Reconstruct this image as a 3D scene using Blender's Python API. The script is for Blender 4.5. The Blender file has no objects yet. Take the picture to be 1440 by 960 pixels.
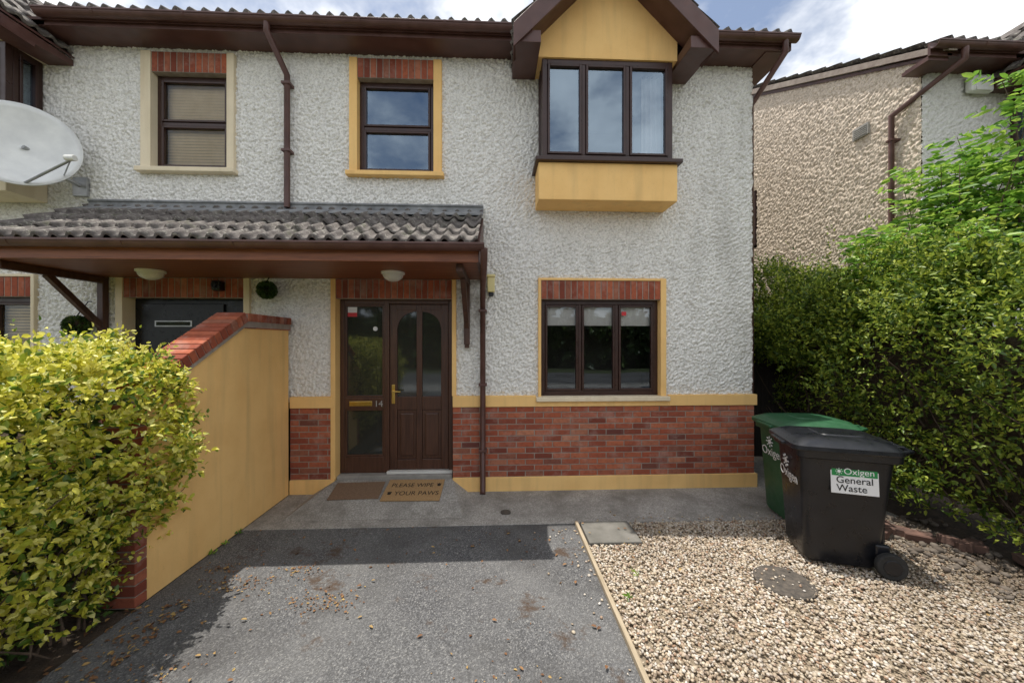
import bpy, math, random, bmesh
import numpy as np
from mathutils import Vector, Matrix
random.seed(3); rng=np.random.default_rng(5)
S=bpy.context.scene; C=S.collection
R=math.radians

# ---------------------------------------------------------------- helpers
def link(o,parent=None):
    C.objects.link(o)
    if parent: o.parent=parent
    return o
def empty(name,parent=None,loc=(0,0,0),rot=(0,0,0)):
    o=bpy.data.objects.new(name,None); o.location=loc; o.rotation_euler=rot
    o.empty_display_size=.1
    return link(o,parent)
def fast(name,V,F,mat,parent=None,smooth=False):
    V=np.asarray(V,dtype=np.float32); F=np.asarray(F,dtype=np.int32)
    me=bpy.data.meshes.new(name)
    me.vertices.add(len(V)); me.vertices.foreach_set('co',V.ravel())
    k=F.shape[1]
    me.loops.add(F.size); me.loops.foreach_set('vertex_index',F.ravel())
    me.polygons.add(len(F)); me.polygons.foreach_set('loop_start',np.arange(0,F.size,k,dtype=np.int32))
    me.update(calc_edges=True); me.validate()
    if smooth: me.polygons.foreach_set('use_smooth',np.ones(len(me.polygons),dtype=bool))
    me.materials.append(mat)
    return link(bpy.data.objects.new(name,me),parent)
def from_bm(name,bm,mat,parent=None,smooth=False,bevel=0,seg=2):
    bmesh.ops.recalc_face_normals(bm,faces=bm.faces)
    me=bpy.data.meshes.new(name); bm.to_mesh(me); bm.free()
    if smooth:
        for p in me.polygons: p.use_smooth=True
    me.materials.append(mat)
    o=link(bpy.data.objects.new(name,me),parent)
    if bevel:
        m=o.modifiers.new('bev','BEVEL'); m.width=bevel; m.segments=seg; m.limit_method='ANGLE'
    return o
def add_box(bm,x0,x1,y0,y1,z0,z1,M=None):
    vs=[bm.verts.new(v) for v in [(x0,y0,z0),(x1,y0,z0),(x1,y1,z0),(x0,y1,z0),(x0,y0,z1),(x1,y0,z1),(x1,y1,z1),(x0,y1,z1)]]
    if M is not None:
        for v in vs: v.co=M@v.co
    for f in [(0,3,2,1),(4,5,6,7),(0,1,5,4),(1,2,6,5),(2,3,7,6),(3,0,4,7)]:
        bm.faces.new([vs[i] for i in f])
def box(name,x0,x1,y0,y1,z0,z1,mat,parent=None,bevel=0.004):
    bm=bmesh.new(); add_box(bm,min(x0,x1),max(x0,x1),min(y0,y1),max(y0,y1),min(z0,z1),max(z0,z1))
    return from_bm(name,bm,mat,parent,bevel=bevel)
def prism(name,pts,axis,a,b,mat,parent=None,bevel=0,smooth=False):
    bm=bmesh.new()
    f=(lambda p,t:(p[0],t,p[1])) if axis=='Y' else ((lambda p,t:(t,p[0],p[1])) if axis=='X' else (lambda p,t:(p[0],p[1],t)))
    A=[bm.verts.new(f(p,a)) for p in pts]; B=[bm.verts.new(f(p,b)) for p in pts]
    n=len(pts); bm.faces.new(A); bm.faces.new(B[::-1])
    for i in range(n): bm.faces.new([A[i],B[i],B[(i+1)%n],A[(i+1)%n]])
    return from_bm(name,bm,mat,parent,smooth=smooth,bevel=bevel)
def pipe(name,pts,r,mat,parent=None,res=6):
    cu=bpy.data.curves.new(name,'CURVE'); cu.dimensions='3D'; cu.bevel_depth=r; cu.bevel_resolution=res; cu.use_fill_caps=True
    sp=cu.splines.new('POLY'); sp.points.add(len(pts)-1)
    for p,q in zip(sp.points,pts): p.co=(*q,1)
    sp.use_smooth=True
    cu.materials.append(mat)
    return link(bpy.data.objects.new(name,cu),parent)
def cyl(name,c,r,h,mat,parent=None,axis='Z',seg=32,r2=None,bevel=0,smooth=False):
    bm=bmesh.new()
    M={'Z':Matrix(),'X':Matrix.Rotation(R(90),4,'Y'),'Y':Matrix.Rotation(R(90),4,'X')}[axis]
    bmesh.ops.create_cone(bm,cap_ends=True,segments=seg,radius1=r,radius2=r if r2 is None else r2,depth=h,matrix=Matrix.Translation(c)@M)
    o=from_bm(name,bm,mat,parent,bevel=bevel)
    return o
def text(name,body,loc,size,rot,mat,parent=None,ext=.0008,align='CENTER',sx=1):
    cu=bpy.data.curves.new(name,'FONT'); cu.body=body; cu.size=size; cu.extrude=ext; cu.align_x=align; cu.align_y='CENTER'
    cu.materials.append(mat)
    o=bpy.data.objects.new(name,cu); o.location=loc; o.rotation_euler=rot; o.scale=(sx,1,1)
    return link(o,parent)

# ---------------------------------------------------------------- materials
def newmat(name):
    m=bpy.data.materials.new(name); m.use_nodes=True
    nt=m.node_tree; b=nt.nodes['Principled BSDF']; return m,nt,b
def N(nt,t,**kw):
    n=nt.nodes.new(t)
    for k,v in kw.items():
        if k in n.inputs.keys(): n.inputs[k].default_value=v
        else: setattr(n,k,v)
    return n
def ramp(nt,fac,stops,interp='LINEAR'):
    r=nt.nodes.new('ShaderNodeValToRGB'); r.color_ramp.interpolation=interp
    els=r.color_ramp.elements
    while len(els)<len(stops): els.new(.5)
    for e,(p,c) in zip(els,stops):
        e.position=p; e.color=(*c,1) if len(c)==3 else c
    nt.links.new(fac,r.inputs[0]); return r.outputs[0]
def pos(nt):
    return nt.nodes.new('ShaderNodeTexCoord').outputs['Object']
def noise(nt,vec,scale,detail=4,rough=.55,out='Fac'):
    n=N(nt,'ShaderNodeTexNoise',Scale=scale,Detail=detail,Roughness=rough)
    nt.links.new(vec,n.inputs['Vector']); return n.outputs[out]
def mixc(nt,fac,a,b,mode='MIX'):
    m=nt.nodes.new('ShaderNodeMix'); m.data_type='RGBA'; m.blend_type=mode
    if hasattr(fac,'links'): nt.links.new(fac,m.inputs[0])
    else: m.inputs[0].default_value=fac
    for s,v in ((6,a),(7,b)):
        if hasattr(v,'links'): nt.links.new(v,m.inputs[s])
        else: m.inputs[s].default_value=(*v,1)
    return m.outputs[2]
def bump(nt,b,h,strength=.3,dist=.01):
    n=N(nt,'ShaderNodeBump',Strength=strength,Distance=dist); nt.links.new(h,n.inputs['Height']); nt.links.new(n.outputs[0],b.inputs['Normal'])
def math_(nt,op,a,b=0.0):
    m=nt.nodes.new('ShaderNodeMath'); m.operation=op
    for i,v in enumerate((a,b)):
        if hasattr(v,'links'): nt.links.new(v,m.inputs[i])
        else: m.inputs[i].default_value=v
    return m.outputs[0]
def nm(name,c1,c2,scale=5,rough=.7,bs=60,bst=.2,bd=.004,detail=4,spec=.5,metal=0):
    m,nt,b=newmat(name); p=pos(nt)
    f=noise(nt,p,scale,detail)
    nt.links.new(ramp(nt,f,[(.3,c1),(.7,c2)]),b.inputs['Base Color'])
    b.inputs['Roughness'].default_value=rough; b.inputs['Specular IOR Level'].default_value=spec; b.inputs['Metallic'].default_value=metal
    if bst: bump(nt,b,noise(nt,p,bs,3),bst,bd)
    return m

def roughcast(name,c1,c2,dirt,sc=1.0,edge=None,pit_shade=(.54,.52,.48)):
    m,nt,b=newmat(name); p=pos(nt)
    big=noise(nt,p,.9,3)
    wob=nt.nodes.new('ShaderNodeVectorMath'); wob.operation='MULTIPLY_ADD'
    nz=N(nt,'ShaderNodeTexNoise',Scale=26,Detail=1); nt.links.new(p,nz.inputs['Vector'])
    nt.links.new(nz.outputs['Color'],wob.inputs[0]); wob.inputs[1].default_value=(.05,.05,.05); nt.links.new(p,wob.inputs[2])
    v=N(nt,'ShaderNodeTexVoronoi',Scale=36*sc); nt.links.new(wob.outputs[0],v.inputs['Vector'])
    n2=noise(nt,p,34*sc,3,.65)
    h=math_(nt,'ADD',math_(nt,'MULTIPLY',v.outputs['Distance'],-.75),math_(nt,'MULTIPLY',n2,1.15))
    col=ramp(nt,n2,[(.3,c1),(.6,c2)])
    col=mixc(nt,ramp(nt,h,[(-.0,(.65,)*3),(.24,(0,)*3)]),col,pit_shade)  # pits darkened in the base colour, standing in for shade between the lumps
    mp=N(nt,'ShaderNodeMapping'); mp.inputs['Scale'].default_value=(3.5,3.5,.5); nt.links.new(p,mp.inputs[0])
    st=noise(nt,mp.outputs[0],1.4,3)
    k=math_(nt,'MULTIPLY',st,big)
    if edge is not None:
        sx=nt.nodes.new('ShaderNodeSeparateXYZ'); nt.links.new(p,sx.inputs[0])
        e=math_(nt,'MULTIPLY',math_(nt,'MAXIMUM',math_(nt,'SUBTRACT',sx.outputs[0],edge),0.0),.17); k=math_(nt,'ADD',k,e)
    col=mixc(nt,ramp(nt,k,[(.29,(0,0,0)),(.50,(.5,.5,.5))]),col,dirt)
    nt.links.new(col,b.inputs['Base Color']); b.inputs['Roughness'].default_value=.95; b.inputs['Specular IOR Level'].default_value=.15
    d=N(nt,'ShaderNodeDisplacement',Midlevel=.15,Scale=.048); nt.links.new(h,d.inputs['Height'])
    nt.links.new(d.outputs[0],nt.nodes['Material Output'].inputs['Displacement'])
    m.displacement_method='DISPLACEMENT'
    return m
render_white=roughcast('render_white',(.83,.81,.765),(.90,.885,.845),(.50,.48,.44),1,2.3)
render_cream=roughcast('render_cream',(.74,.63,.51),(.82,.71,.59),(.50,.42,.33),pit_shade=(.46,.38,.29))

def painted(name,c,c2):
    m,nt,b=newmat(name); p=pos(nt)
    f=noise(nt,p,2.5,4); col=ramp(nt,f,[(.3,c2),(.6,c)])
    sp=noise(nt,p,60,2); col=mixc(nt,ramp(nt,sp,[(.62,(0,0,0)),(.75,(.2,.2,.2))]),col,tuple(x*.55 for x in c))
    mp=N(nt,'ShaderNodeMapping'); mp.inputs['Scale'].default_value=(7,7,.6); nt.links.new(p,mp.inputs[0])
    st=noise(nt,mp.outputs[0],1.2,3); col=mixc(nt,ramp(nt,st,[(.5,(0,0,0)),(.85,(.35,.35,.35))]),col,(.42,.29,.14))
    nt.links.new(col,b.inputs['Base Color']); b.inputs['Roughness'].default_value=.85; b.inputs['Specular IOR Level'].default_value=.25
    bump(nt,b,noise(nt,p,90,3),.35,.004); return m
yellow=painted('yellow_paint',(.94,.61,.245),(.87,.54,.205))
cream=painted('cream_paint',(.82,.71,.52),(.74,.64,.46))

def brickmat():
    m,nt,b=newmat('brick'); p=pos(nt)
    g=nt.nodes.new('ShaderNodeNewGeometry').outputs['Random Per Island']
    col=ramp(nt,g,[(0,(.19,.052,.035)),(.25,(.37,.095,.05)),(.5,(.48,.155,.08)),(.75,(.29,.075,.045)),(.9,(.52,.21,.12)),(1,(.15,.05,.04))])
    f=noise(nt,p,25,4); col=mixc(nt,ramp(nt,f,[(.45,(0,0,0)),(.75,(.55,.55,.55))]),col,(.15,.055,.04))
    e=noise(nt,p,4,4,.7); col=mixc(nt,ramp(nt,e,[(.52,(0,0,0)),(.76,(.4,.4,.4))]),col,(.56,.44,.38))
    nt.links.new(col,b.inputs['Base Color']); b.inputs['Roughness'].default_value=.9; b.inputs['Specular IOR Level'].default_value=.2
    bump(nt,b,noise(nt,p,120,3),.5,.003); return m
brick=brickmat()
mortar=nm('mortar',(.25,.20,.17),(.38,.32,.27),12,.95,150,.4)

def plastic(name,c,rough=.4,c2=None):
    m,nt,b=newmat(name); p=pos(nt)
    c2=c2 or tuple(x*1.5 for x in c)
    nt.links.new(ramp(nt,noise(nt,p,7,4),[(.35,c),(.75,c2)]),b.inputs['Base Color'])
    r=ramp(nt,noise(nt,p,14,3),[(.3,(rough*.8,)*3),(.7,(rough*1.35,)*3)])
    nt.links.new(r,b.inputs['Roughness']); return m
brown=plastic('brown_upvc',(.036,.015,.011),.33)
brown_g=plastic('brown_gutter',(.078,.033,.026),.42,(.125,.06,.05))
black_pl=plastic('black_plastic',(.006,.007,.010),.30,(.012,.013,.018))
green_pl=plastic('green_plastic',(.020,.085,.035),.42,(.03,.11,.05))
white_pl=plastic('white_plastic',(.72,.72,.68),.4,(.78,.78,.75))
rubber=nm('rubber',(.012,.012,.012),(.03,.03,.03),20,.8)
brass=nm('brass',(.75,.48,.12),(.85,.6,.2),20,.28,60,0,metal=1)
galv=nm('galvanised',(.35,.36,.37),(.5,.5,.5),10,.45,60,.05,metal=.8)
def wood(name,c1,c2,stretch=(1,14,14),rough=.5,groove=None):
    m,nt,b=newmat(name); p=pos(nt)
    mp=N(nt,'ShaderNodeMapping'); mp.inputs['Scale'].default_value=stretch; nt.links.new(p,mp.inputs[0])
    f=noise(nt,mp.outputs[0],3,4,.65); col=ramp(nt,f,[(.3,c1),(.7,c2)])
    b.inputs['Roughness'].default_value=rough
    h=f
    if groove:
        w=N(nt,'ShaderNodeTexWave',Scale=groove,wave_profile='SIN',bands_direction='Y'); nt.links.new(p,w.inputs['Vector'])
        gg=ramp(nt,w.outputs['Fac'],[(.0,(0,0,0)),(.08,(1,1,1))]); col=mixc(nt,gg,(.03,.012,.008),col); h=gg
    nt.links.new(col,b.inputs['Base Color']); bump(nt,b,h,.4,.004); return m
wood_br=wood('stained_timber',(.15,.047,.020),(.29,.10,.042),groove=3.2)
wood_dk=wood('dark_timber',(.05,.022,.015),(.10,.045,.028),(8,8,1.2))
wood_door=wood('door_timber',(.055,.024,.015),(.105,.046,.027),(12,12,1),.35)
wood_edge=wood('weathered_timber',(.30,.24,.16),(.46,.38,.27),(10,1,10),.9)
wood_black=wood('gate_timber',(.012,.010,.009),(.035,.028,.022),(12,12,1),.8)

def tilemat():
    m,nt,b=newmat('roof_tile'); p=pos(nt)
    f=noise(nt,p,9,5,.7); col=ramp(nt,f,[(.3,(.065,.055,.05)),(.55,(.14,.122,.112)),(.75,(.26,.24,.215))])
    e=noise(nt,p,26,4,.7); col=mixc(nt,ramp(nt,e,[(.55,(0,0,0)),(.66,(.7,.7,.7))]),col,(.40,.385,.33))
    e2=noise(nt,p,4,4,.7); col=mixc(nt,ramp(nt,e2,[(.56,(0,0,0)),(.70,(.6,.6,.6))]),col,(.07,.08,.035))
    nt.links.new(col,b.inputs['Base Color']); b.inputs['Roughness'].default_value=.9; bump(nt,b,noise(nt,p,80,3),.6,.006); return m
tile=tilemat()
lead=nm('lead_flashing',(.14,.145,.15),(.30,.305,.31),9,.6,40,.3)

def glassmat(name,base=.2,tint=(.02,.022,.022),rough=.01,alpha=1,tr=.8,gc=(.80,.90,1,1)):
    m,nt,b=newmat(name)
    out=nt.nodes['Material Output']; nt.nodes.remove(b)
    t=nt.nodes.new('ShaderNodeBsdfTransparent'); t.inputs[0].default_value=(tr,tr,tr,1)
    d=nt.nodes.new('ShaderNodeBsdfDiffuse'); d.inputs[0].default_value=(*tint,1)
    m1=nt.nodes.new('ShaderNodeMixShader'); m1.inputs[0].default_value=1-alpha
    nt.links.new(t.outputs[0],m1.inputs[1]); nt.links.new(d.outputs[0],m1.inputs[2])
    g=nt.nodes.new('ShaderNodeBsdfGlossy'); g.inputs['Roughness'].default_value=rough; g.inputs['Color'].default_value=gc
    p=pos(nt); bp=N(nt,'ShaderNodeBump',Strength=.06,Distance=.02); nt.links.new(noise(nt,p,1.6,1),bp.inputs['Height']); nt.links.new(bp.outputs[0],g.inputs['Normal'])
    fr=N(nt,'ShaderNodeFresnel',IOR=1.5)
    k=math_(nt,'ADD',fr.outputs[0],base)
    mx=nt.nodes.new('ShaderNodeMixShader'); nt.links.new(k,mx.inputs[0]); nt.links.new(m1.outputs[0],mx.inputs[1]); nt.links.new(g.outputs[0],mx.inputs[2])
    nt.links.new(mx.outputs[0],out.inputs[0]); return m
glass_up=glassmat('window_glass_upper',.22,gc=(.66,.83,1,1))
glass_gf=glassmat('window_glass',.06,tr=.9)
glass_lo=glassmat('window_glass_clear',.0,tr=.95)
glass_door=glassmat('door_glass',.05,(.055,.055,.045),.05,.4)
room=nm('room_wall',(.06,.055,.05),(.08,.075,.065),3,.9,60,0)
blind_w=nm('blind_fabric',(.80,.78,.73),(.86,.84,.79),30,.8,200,.1)
curtain=nm('curtain_fabric',(.55,.55,.53),(.65,.65,.63),5,.9)
blind_b=nm('venetian_blind',(.74,.58,.34),(.82,.66,.42),10,.6,60,0)

# ---------------------------------------------------------------- component builders
def panel(name,o,u,v,W,H,mat,step=.0125,holes=(),mask=None,parent=None):
    nu=max(1,int(round(W/step))); nv=max(1,int(round(H/step)))
    a=np.linspace(0,W,nu+1); c=np.linspace(0,H,nv+1)
    A,B=np.meshgrid(a,c); o=np.array(o,float);u=np.array(u,float);v=np.array(v,float)
    V=o+A[...,None]*u+B[...,None]*v
    idx=np.arange((nu+1)*(nv+1)).reshape(nv+1,nu+1)
    q=np.stack([idx[:-1,:-1],idx[:-1,1:],idx[1:,1:],idx[1:,:-1]],-1).reshape(-1,4)
    ca=(a[:-1]+a[1:])/2; cb=(c[:-1]+c[1:])/2; CA,CB=np.meshgrid(ca,cb); CA=CA.ravel();CB=CB.ravel()
    keep=np.ones(len(q),bool)
    for (h0,h1,g0,g1) in holes: keep&=~((CA>h0)&(CA<h1)&(CB>g0)&(CB<g1))
    if mask is not None: keep&=mask(CA,CB)
    return fast(name,V.reshape(-1,3),q[keep],mat,parent,True)

def tiles(name,o,u,v,W,L,parent,du=.0125,roll=.15,gauge=.32,amp=.036):
    o=np.array(o,float);u=np.array(u,float);v=np.array(v,float)/np.linalg.norm(v); n=np.cross(u,v)
    nu=int(W/du)+1; a=np.linspace(0,W,nu)
    nc=int(math.ceil(L/gauge)); rows=[]
    col=np.floor(a/(roll*2)).astype(int)
    for k in range(nc):
        s0=k*gauge; s1=min(L,(k+1)*gauge)
        j=rng.normal(0,.003,size=col.max()+2)[col]; js=rng.normal(0,.005,size=col.max()+2)[col]
        ph=np.cos(2*np.pi*a/roll)
        prof=amp*np.where(ph>-.1,(ph+.1)/1.1,(ph+.1)*.25)
        rows.append((s0+js+.004,prof+j-.014)); rows.append((s0+js,prof+j+.018)); rows.append((s0+js*.5+.1,prof+j+.012)); rows.append((np.full(nu,s1),prof+j*.3-.010))
    V=[]
    for s,h in rows: V.append(o+a[:,None]*u+np.asarray(s)[:,None]*v+h[:,None]*n)
    V=np.concatenate(V); m=len(rows); idx=np.arange(nu*m).reshape(m,nu)
    q=np.stack([idx[:-1,:-1],idx[:-1,1:],idx[1:,1:],idx[1:,:-1]],-1).reshape(-1,4)
    return fast(name,V,q,tile,parent,False)

def brickset(name,items,parent,bev=.004):
    bm=bmesh.new()
    for c,h,Rm in items:
        M=Matrix.Translation(c)
        if Rm is not None: M=M@Rm
        add_box(bm,-h[0],h[0],-h[1],h[1],-h[2],h[2],M)
    bmesh.ops.bevel(bm,geom=list(bm.edges),offset=bev,segments=1,affect='EDGES')
    return from_bm(name,bm,brick,parent)
def brick_wall(name,x0,x1,z0,z1,y,rows,parent):
    ph=(z1-z0)/rows; it=[]
    for r in range(rows):
        x=x0-(0.1125 if r%2 else 0)
        while x<x1-.02:
            a=max(x,x0); b=min(x+.213,x1)
            if b-a>.03: it.append((((a+b)/2,y+.03+random.uniform(-.0015,.0015),z0+(r+.5)*ph),((b-a)/2,.03,(ph-.012)/2),None))
            x+=.225
    brickset(name,it,parent,.003)
    box(name+'_mortar',x0+.002,x1-.002,y+.0055,y+.09,z0,z1,mortar,parent,0)
def soldier(name,x0,x1,z0,z1,y,parent):
    n=int(round((x1-x0)/.075)); w=(x1-x0)/n; it=[]
    for i in range(n):
        it.append(((x0+(i+.5)*w,y+.04+random.uniform(-.0015,.0015),(z0+z1)/2),((w-.011)/2,.04,(z1-z0)/2-.004),None))
    brickset(name,it,parent,.003)
    box(name+'_mortar',x0,x1,y+.005,y+.12,z0,z1,mortar,parent,0)

def window(parent,x,y,z,w,h,layout,glass,rotz=0,fr=.05,name='window',frame=None,back=None,roomd=1.2,e=.25,ez=.35):
    frame=frame or brown
    g=empty(name,parent,(x,y,z),(0,0,rotz))
    bm=bmesh.new()
    add_box(bm,0,fr,0,.065,0,h); add_box(bm,w-fr,w,0,.065,0,h)
    add_box(bm,fr,w-fr,0.001,.064,0,fr); add_box(bm,fr,w-fr,0.001,.064,h-fr,h)
    iw=w-2*fr; ih=h-2*fr
    cols,rws=layout
    for c in cols[1:-1]: add_box(bm,fr+c*iw-.022,fr+c*iw+.022,.002,.063,fr,h-fr)
    for r in rws[1:-1]: add_box(bm,fr,w-fr,.003,.062,fr+r*ih-.022,fr+r*ih+.022)
    from_bm('frame',bm,frame,g,bevel=.005)
    bm=bmesh.new(); bg=bmesh.new()
    for i in range(len(cols)-1):
        for j in range(len(rws)-1):
            a0=fr+cols[i]*iw+(.022 if i else 0); a1=fr+cols[i+1]*iw-(.022 if i<len(cols)-2 else 0)
            b0=fr+rws[j]*ih+(.022 if j else 0); b1=fr+rws[j+1]*ih-(.022 if j<len(rws)-2 else 0)
            s=.030
            add_box(bm,a0+.003,a0+s,-.012,.04,b0+.003,b1-.003); add_box(bm,a1-s,a1-.003,-.012,.04,b0+.003,b1-.003)
            add_box(bm,a0+s,a1-s,-.011,.039,b0+.003,b0+s); add_box(bm,a0+s,a1-s,-.011,.039,b1-s,b1-.003)
            vs=[bg.verts.new(q) for q in [(a0+s-.004,.02,b0+s-.004),(a1-s+.004,.02,b0+s-.004),(a1-s+.004,.02,b1-s+.004),(a0+s-.004,.02,b1-s+.004)]]
            bg.faces.new(vs)
    from_bm('sash',bm,frame,g,bevel=.006)
    me=bpy.data.meshes.new('pane'); bg.to_mesh(me); bg.free(); me.materials.append(glass); link(bpy.data.objects.new('pane',me),g)
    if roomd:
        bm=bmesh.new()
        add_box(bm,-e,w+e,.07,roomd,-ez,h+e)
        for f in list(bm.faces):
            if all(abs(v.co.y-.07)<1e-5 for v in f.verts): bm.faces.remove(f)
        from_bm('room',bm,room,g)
    if back=='roller':
        for (p,q) in zip(cols[:-1],cols[1:]):
            k=random.uniform(-.01,.01)
            box('roller_blind',fr+p*iw+.01,fr+q*iw-.01,.066,.069,h*.745+k,h-.03,blind_w,g,0)
            box('blind_bar',fr+p*iw+.01,fr+q*iw-.01,.066,.078,h*.745+k-.012,h*.745+k,blind_w,g,.002)
    if back=='venetian':
        bm=bmesh.new(); z0=.03
        while z0<h-.03:
            add_box(bm,fr*.5,w-fr*.5,-.0,.003,-.015,.015,Matrix.Translation((0,.085,z0))@Matrix.Rotation(R(18),4,'X')); z0+=.036
        from_bm('venetian_blind',bm,blind_b,g)
    if back=='curtain':
        n=60
        V=[];x0=w*.80; x1=w-fr
        for i in range(n+1):
            t=i/n; xx=x0+(x1-x0)*t; yy=.16+.025*math.sin(t*26)
            V.append((xx,yy,0)); V.append((xx,yy,h))
        F=[(2*i,2*i+2,2*i+3,2*i+1) for i in range(n)]
        fast('curtain',V,F,curtain,g,True)
    return g

def opening(parent,x0,x1,z0,z1,sw_l,sw_r,mat,layout,glass,lint=.24,back=None,top=0,fr=.05,sillmat=None):
    box('surround',x0-sw_l,x0,-.040,.12,z0,z1+lint+top,mat,parent,.004)
    box('surround',x1,x1+sw_r,-.040,.12,z0,z1+lint+top,mat,parent,.004)
    if top: box('surround',x0,x1,-.039,.12,z1+lint,z1+lint+top,mat,parent,.004)
    soldier('brick_lintel',x0,x1,z1,z1+lint,-.028,parent)
    box('window_sill',x0-sw_l-.03,x1+sw_r+.03,-.09,.12,z0-.055,z0,sillmat or mat,parent,.008)
    window(parent,x0,.055,z0,x1-x0,z1-z0,layout,glass,back=back,fr=fr)

def gutter(name,x0,x1,y,z,parent,r=.058,mat=None):
    pts=[]
    for i in range(13):
        a=math.pi*i/12; pts.append((y-r*math.cos(a),z-r*1.05*math.sin(a)))
    for i in range(12,-1,-1):
        a=math.pi*i/12; pts.append((y-(r-.006)*math.cos(a),z+.001-(r-.006)*1.05*math.sin(a)))
    prism(name,pts,'X',x0,x1,mat or brown_g,parent)
    box(name+'_lip',x0,x1,y-r-.006,y-r+.004,z-.014,z+.004,mat or brown_g,parent,.002)
    k=x0+.6
    while k<x1-.1:
        rr=r+.006; P=[]
        for i in range(13):
            a=math.pi*i/12; P.append((y-rr*math.cos(a),z+.005-rr*1.05*math.sin(a)))
        prism(name+'_bracket',P,'X',k,k+.03,mat or brown_g,parent); k+=.95

def bay(parent,cx,paint,back='curtain'):
    w=.768; L=cx-w; Rr=cx+w
    box('bay_box',L-.045,Rr+.045,-.375,0,3.47,3.90,paint,parent,.008)
    box('bay_sill',L-.085,Rr+.085,-.43,0.01,3.90,3.945,brown,parent,.006)
    window(parent,L,-.345,3.945,2*w,1.165,([0,.30,.665,1],[0,1]),glass_up,back=back,fr=.06,roomd=1.4,e=-.07,ez=-.01)
    window(parent,Rr,-.278,3.945,.27,1.165,([0,1],[0,1]),glass_up,rotz=R(90),roomd=0)
    window(parent,L,-.008,3.945,.27,1.165,([0,1],[0,1]),glass_up,rotz=R(-90),roomd=0)
    rz=6.34
    pts=[(cx-.815,5.112),(cx+.815,5.112),(cx+.815,5.42),(cx,rz-.1),(cx-.815,5.42)]
    prism('bay_gable',pts,'Y',-.365,.5,paint,parent)
    hw=1.105
    tiles('bay_roof_tiles',(cx+hw,-.67,rz-hw),(0,1,0),(-1,0,1),2.1,hw*1.40,parent,du=.02,amp=.026)
    tiles('bay_roof_tiles',(cx-hw,1.43,rz-hw),(0,-1,0),(1,0,1),2.1,hw*1.40,parent,du=.02,amp=.026)
    prism('ridge_tile',[(cx-.11,rz-.07),(cx,rz+.06),(cx+.11,rz-.07)],'Y',-.68,1.4,tile,parent)
    for s in (1,-1):
        P=[(cx+s*(hw+.01),rz-hw-.27),(cx+s*(hw+.01),rz-hw-.015),(cx,rz-.015),(cx,rz-.27)]
        prism('barge_board',P,'Y',-.69,-.662,brown_g,parent,.004)
        P=[(cx+s*hw,rz-hw-.2),(cx+s*hw,rz-hw-.16),(cx,rz-.16),(cx,rz-.2)]
        prism('gable_soffit',P,'Y',-.661,-.37,brown_g,parent)
        P=[(cx+s*hw,rz-hw-.05),(cx+s*hw,rz-hw-.03),(cx,rz-.03),(cx,rz-.05)]
        prism('gable_deck',P,'Y',-.661,1.3,brown_g,parent)
        x0,x1=sorted((cx+s*.82,cx+s*(hw-.003)))
        P=[(-.658,5.04),(-.658,5.17),(0,5.17),(0,5.10)]
        prism('eaves_box',P,'X',x0,x1,brown_g,parent,.004)

def roof(parent,xa,xb,gaps=(),depth=9.2):
    sl=.52; y0=-.38; yr=depth/2; zr=5.46+sl*(yr-y0); Ltot=(yr-y0)*math.hypot(1,sl)
    edges=[xa]
    for g in sorted(gaps): edges+= [g-.95,g+.95]
    edges.append(xb)
    for i in range(len(edges)-1):
        a,b=edges[i],edges[i+1]
        if b-a<.05: continue
        if i%2==0: tiles('roof_tiles',(a,y0,5.46),(1,0,0),(0,1,sl),b-a,Ltot,parent,du=.025)
        else:
            off=.9; tiles('roof_tiles',(a,y0+off,5.46+off*sl),(1,0,0),(0,1,sl),b-a,Ltot-off*math.hypot(1,sl),parent,du=.04)
    tiles('roof_tiles',(xb,depth-y0,5.46),(-1,0,0),(0,-1,sl),xb-xa,Ltot,parent,du=.05)
    cyl('ridge_tiles',((xa+xb)/2,yr,zr-.02),.11,xb-xa,tile,parent,'X',12)
    prism('roof_deck',[(y0+.05,5.40),(yr,zr-.07),(depth-y0-.05,5.40),(depth-y0-.05,5.37),(yr,zr-.12),(y0+.05,5.37)],'X',xa+.02,xb-.02,brown_g,parent)

# ================================================================ MAIN HOUSE
house=empty('semi_detached_house')
XL,XR=-8.3,3.275
OX=-6.9
wins_up=[(-1.69,-.77),(-4.10,-3.225)]
holes=[]
def H(x0,x1,z0,z1): holes.append((x0-OX,x1-OX,z0-1.1,z1-1.1))
for a,b in wins_up: H(a-.03,b+.03,3.87,5.27)
H(.53,2.09,1.10,2.60); H(-6.9,-5.42,1.1,2.6)
H(.58,2.01,3.96,5.08); H(-6.82,-5.40,3.96,5.08)
H(-1.97,-.53,1.0,2.59); H(-4.42,-3.03,1.0,2.59)
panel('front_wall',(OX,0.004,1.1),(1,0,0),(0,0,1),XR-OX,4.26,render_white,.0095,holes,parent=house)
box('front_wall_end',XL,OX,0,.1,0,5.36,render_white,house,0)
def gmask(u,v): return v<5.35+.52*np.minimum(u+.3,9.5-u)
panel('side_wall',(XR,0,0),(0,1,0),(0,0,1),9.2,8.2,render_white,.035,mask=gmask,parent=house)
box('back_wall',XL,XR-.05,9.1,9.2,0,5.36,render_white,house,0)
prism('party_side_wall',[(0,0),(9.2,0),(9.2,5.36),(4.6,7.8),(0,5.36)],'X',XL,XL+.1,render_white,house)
roof(house,XL-.25,XR+.26,(1.297,-6.11))
for a,b in ((-4.995,.185),(2.405,XR+.27),(XL-.25,-7.22)):
    box('fascia',a,b,-.30,-.27,5.335,5.49,brown_g,house,.003)
    gutter('gutter',a,b if b<3 else XR+.29,-.365,5.44,house)
box('soffit',XL,XR+.26,-.27,.01,5.345,5.365,brown_g,house,0)
box('soffit_end',XR-.02,XR+.26,-.27,.3,5.33,5.344,brown_g,house,0)
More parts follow.
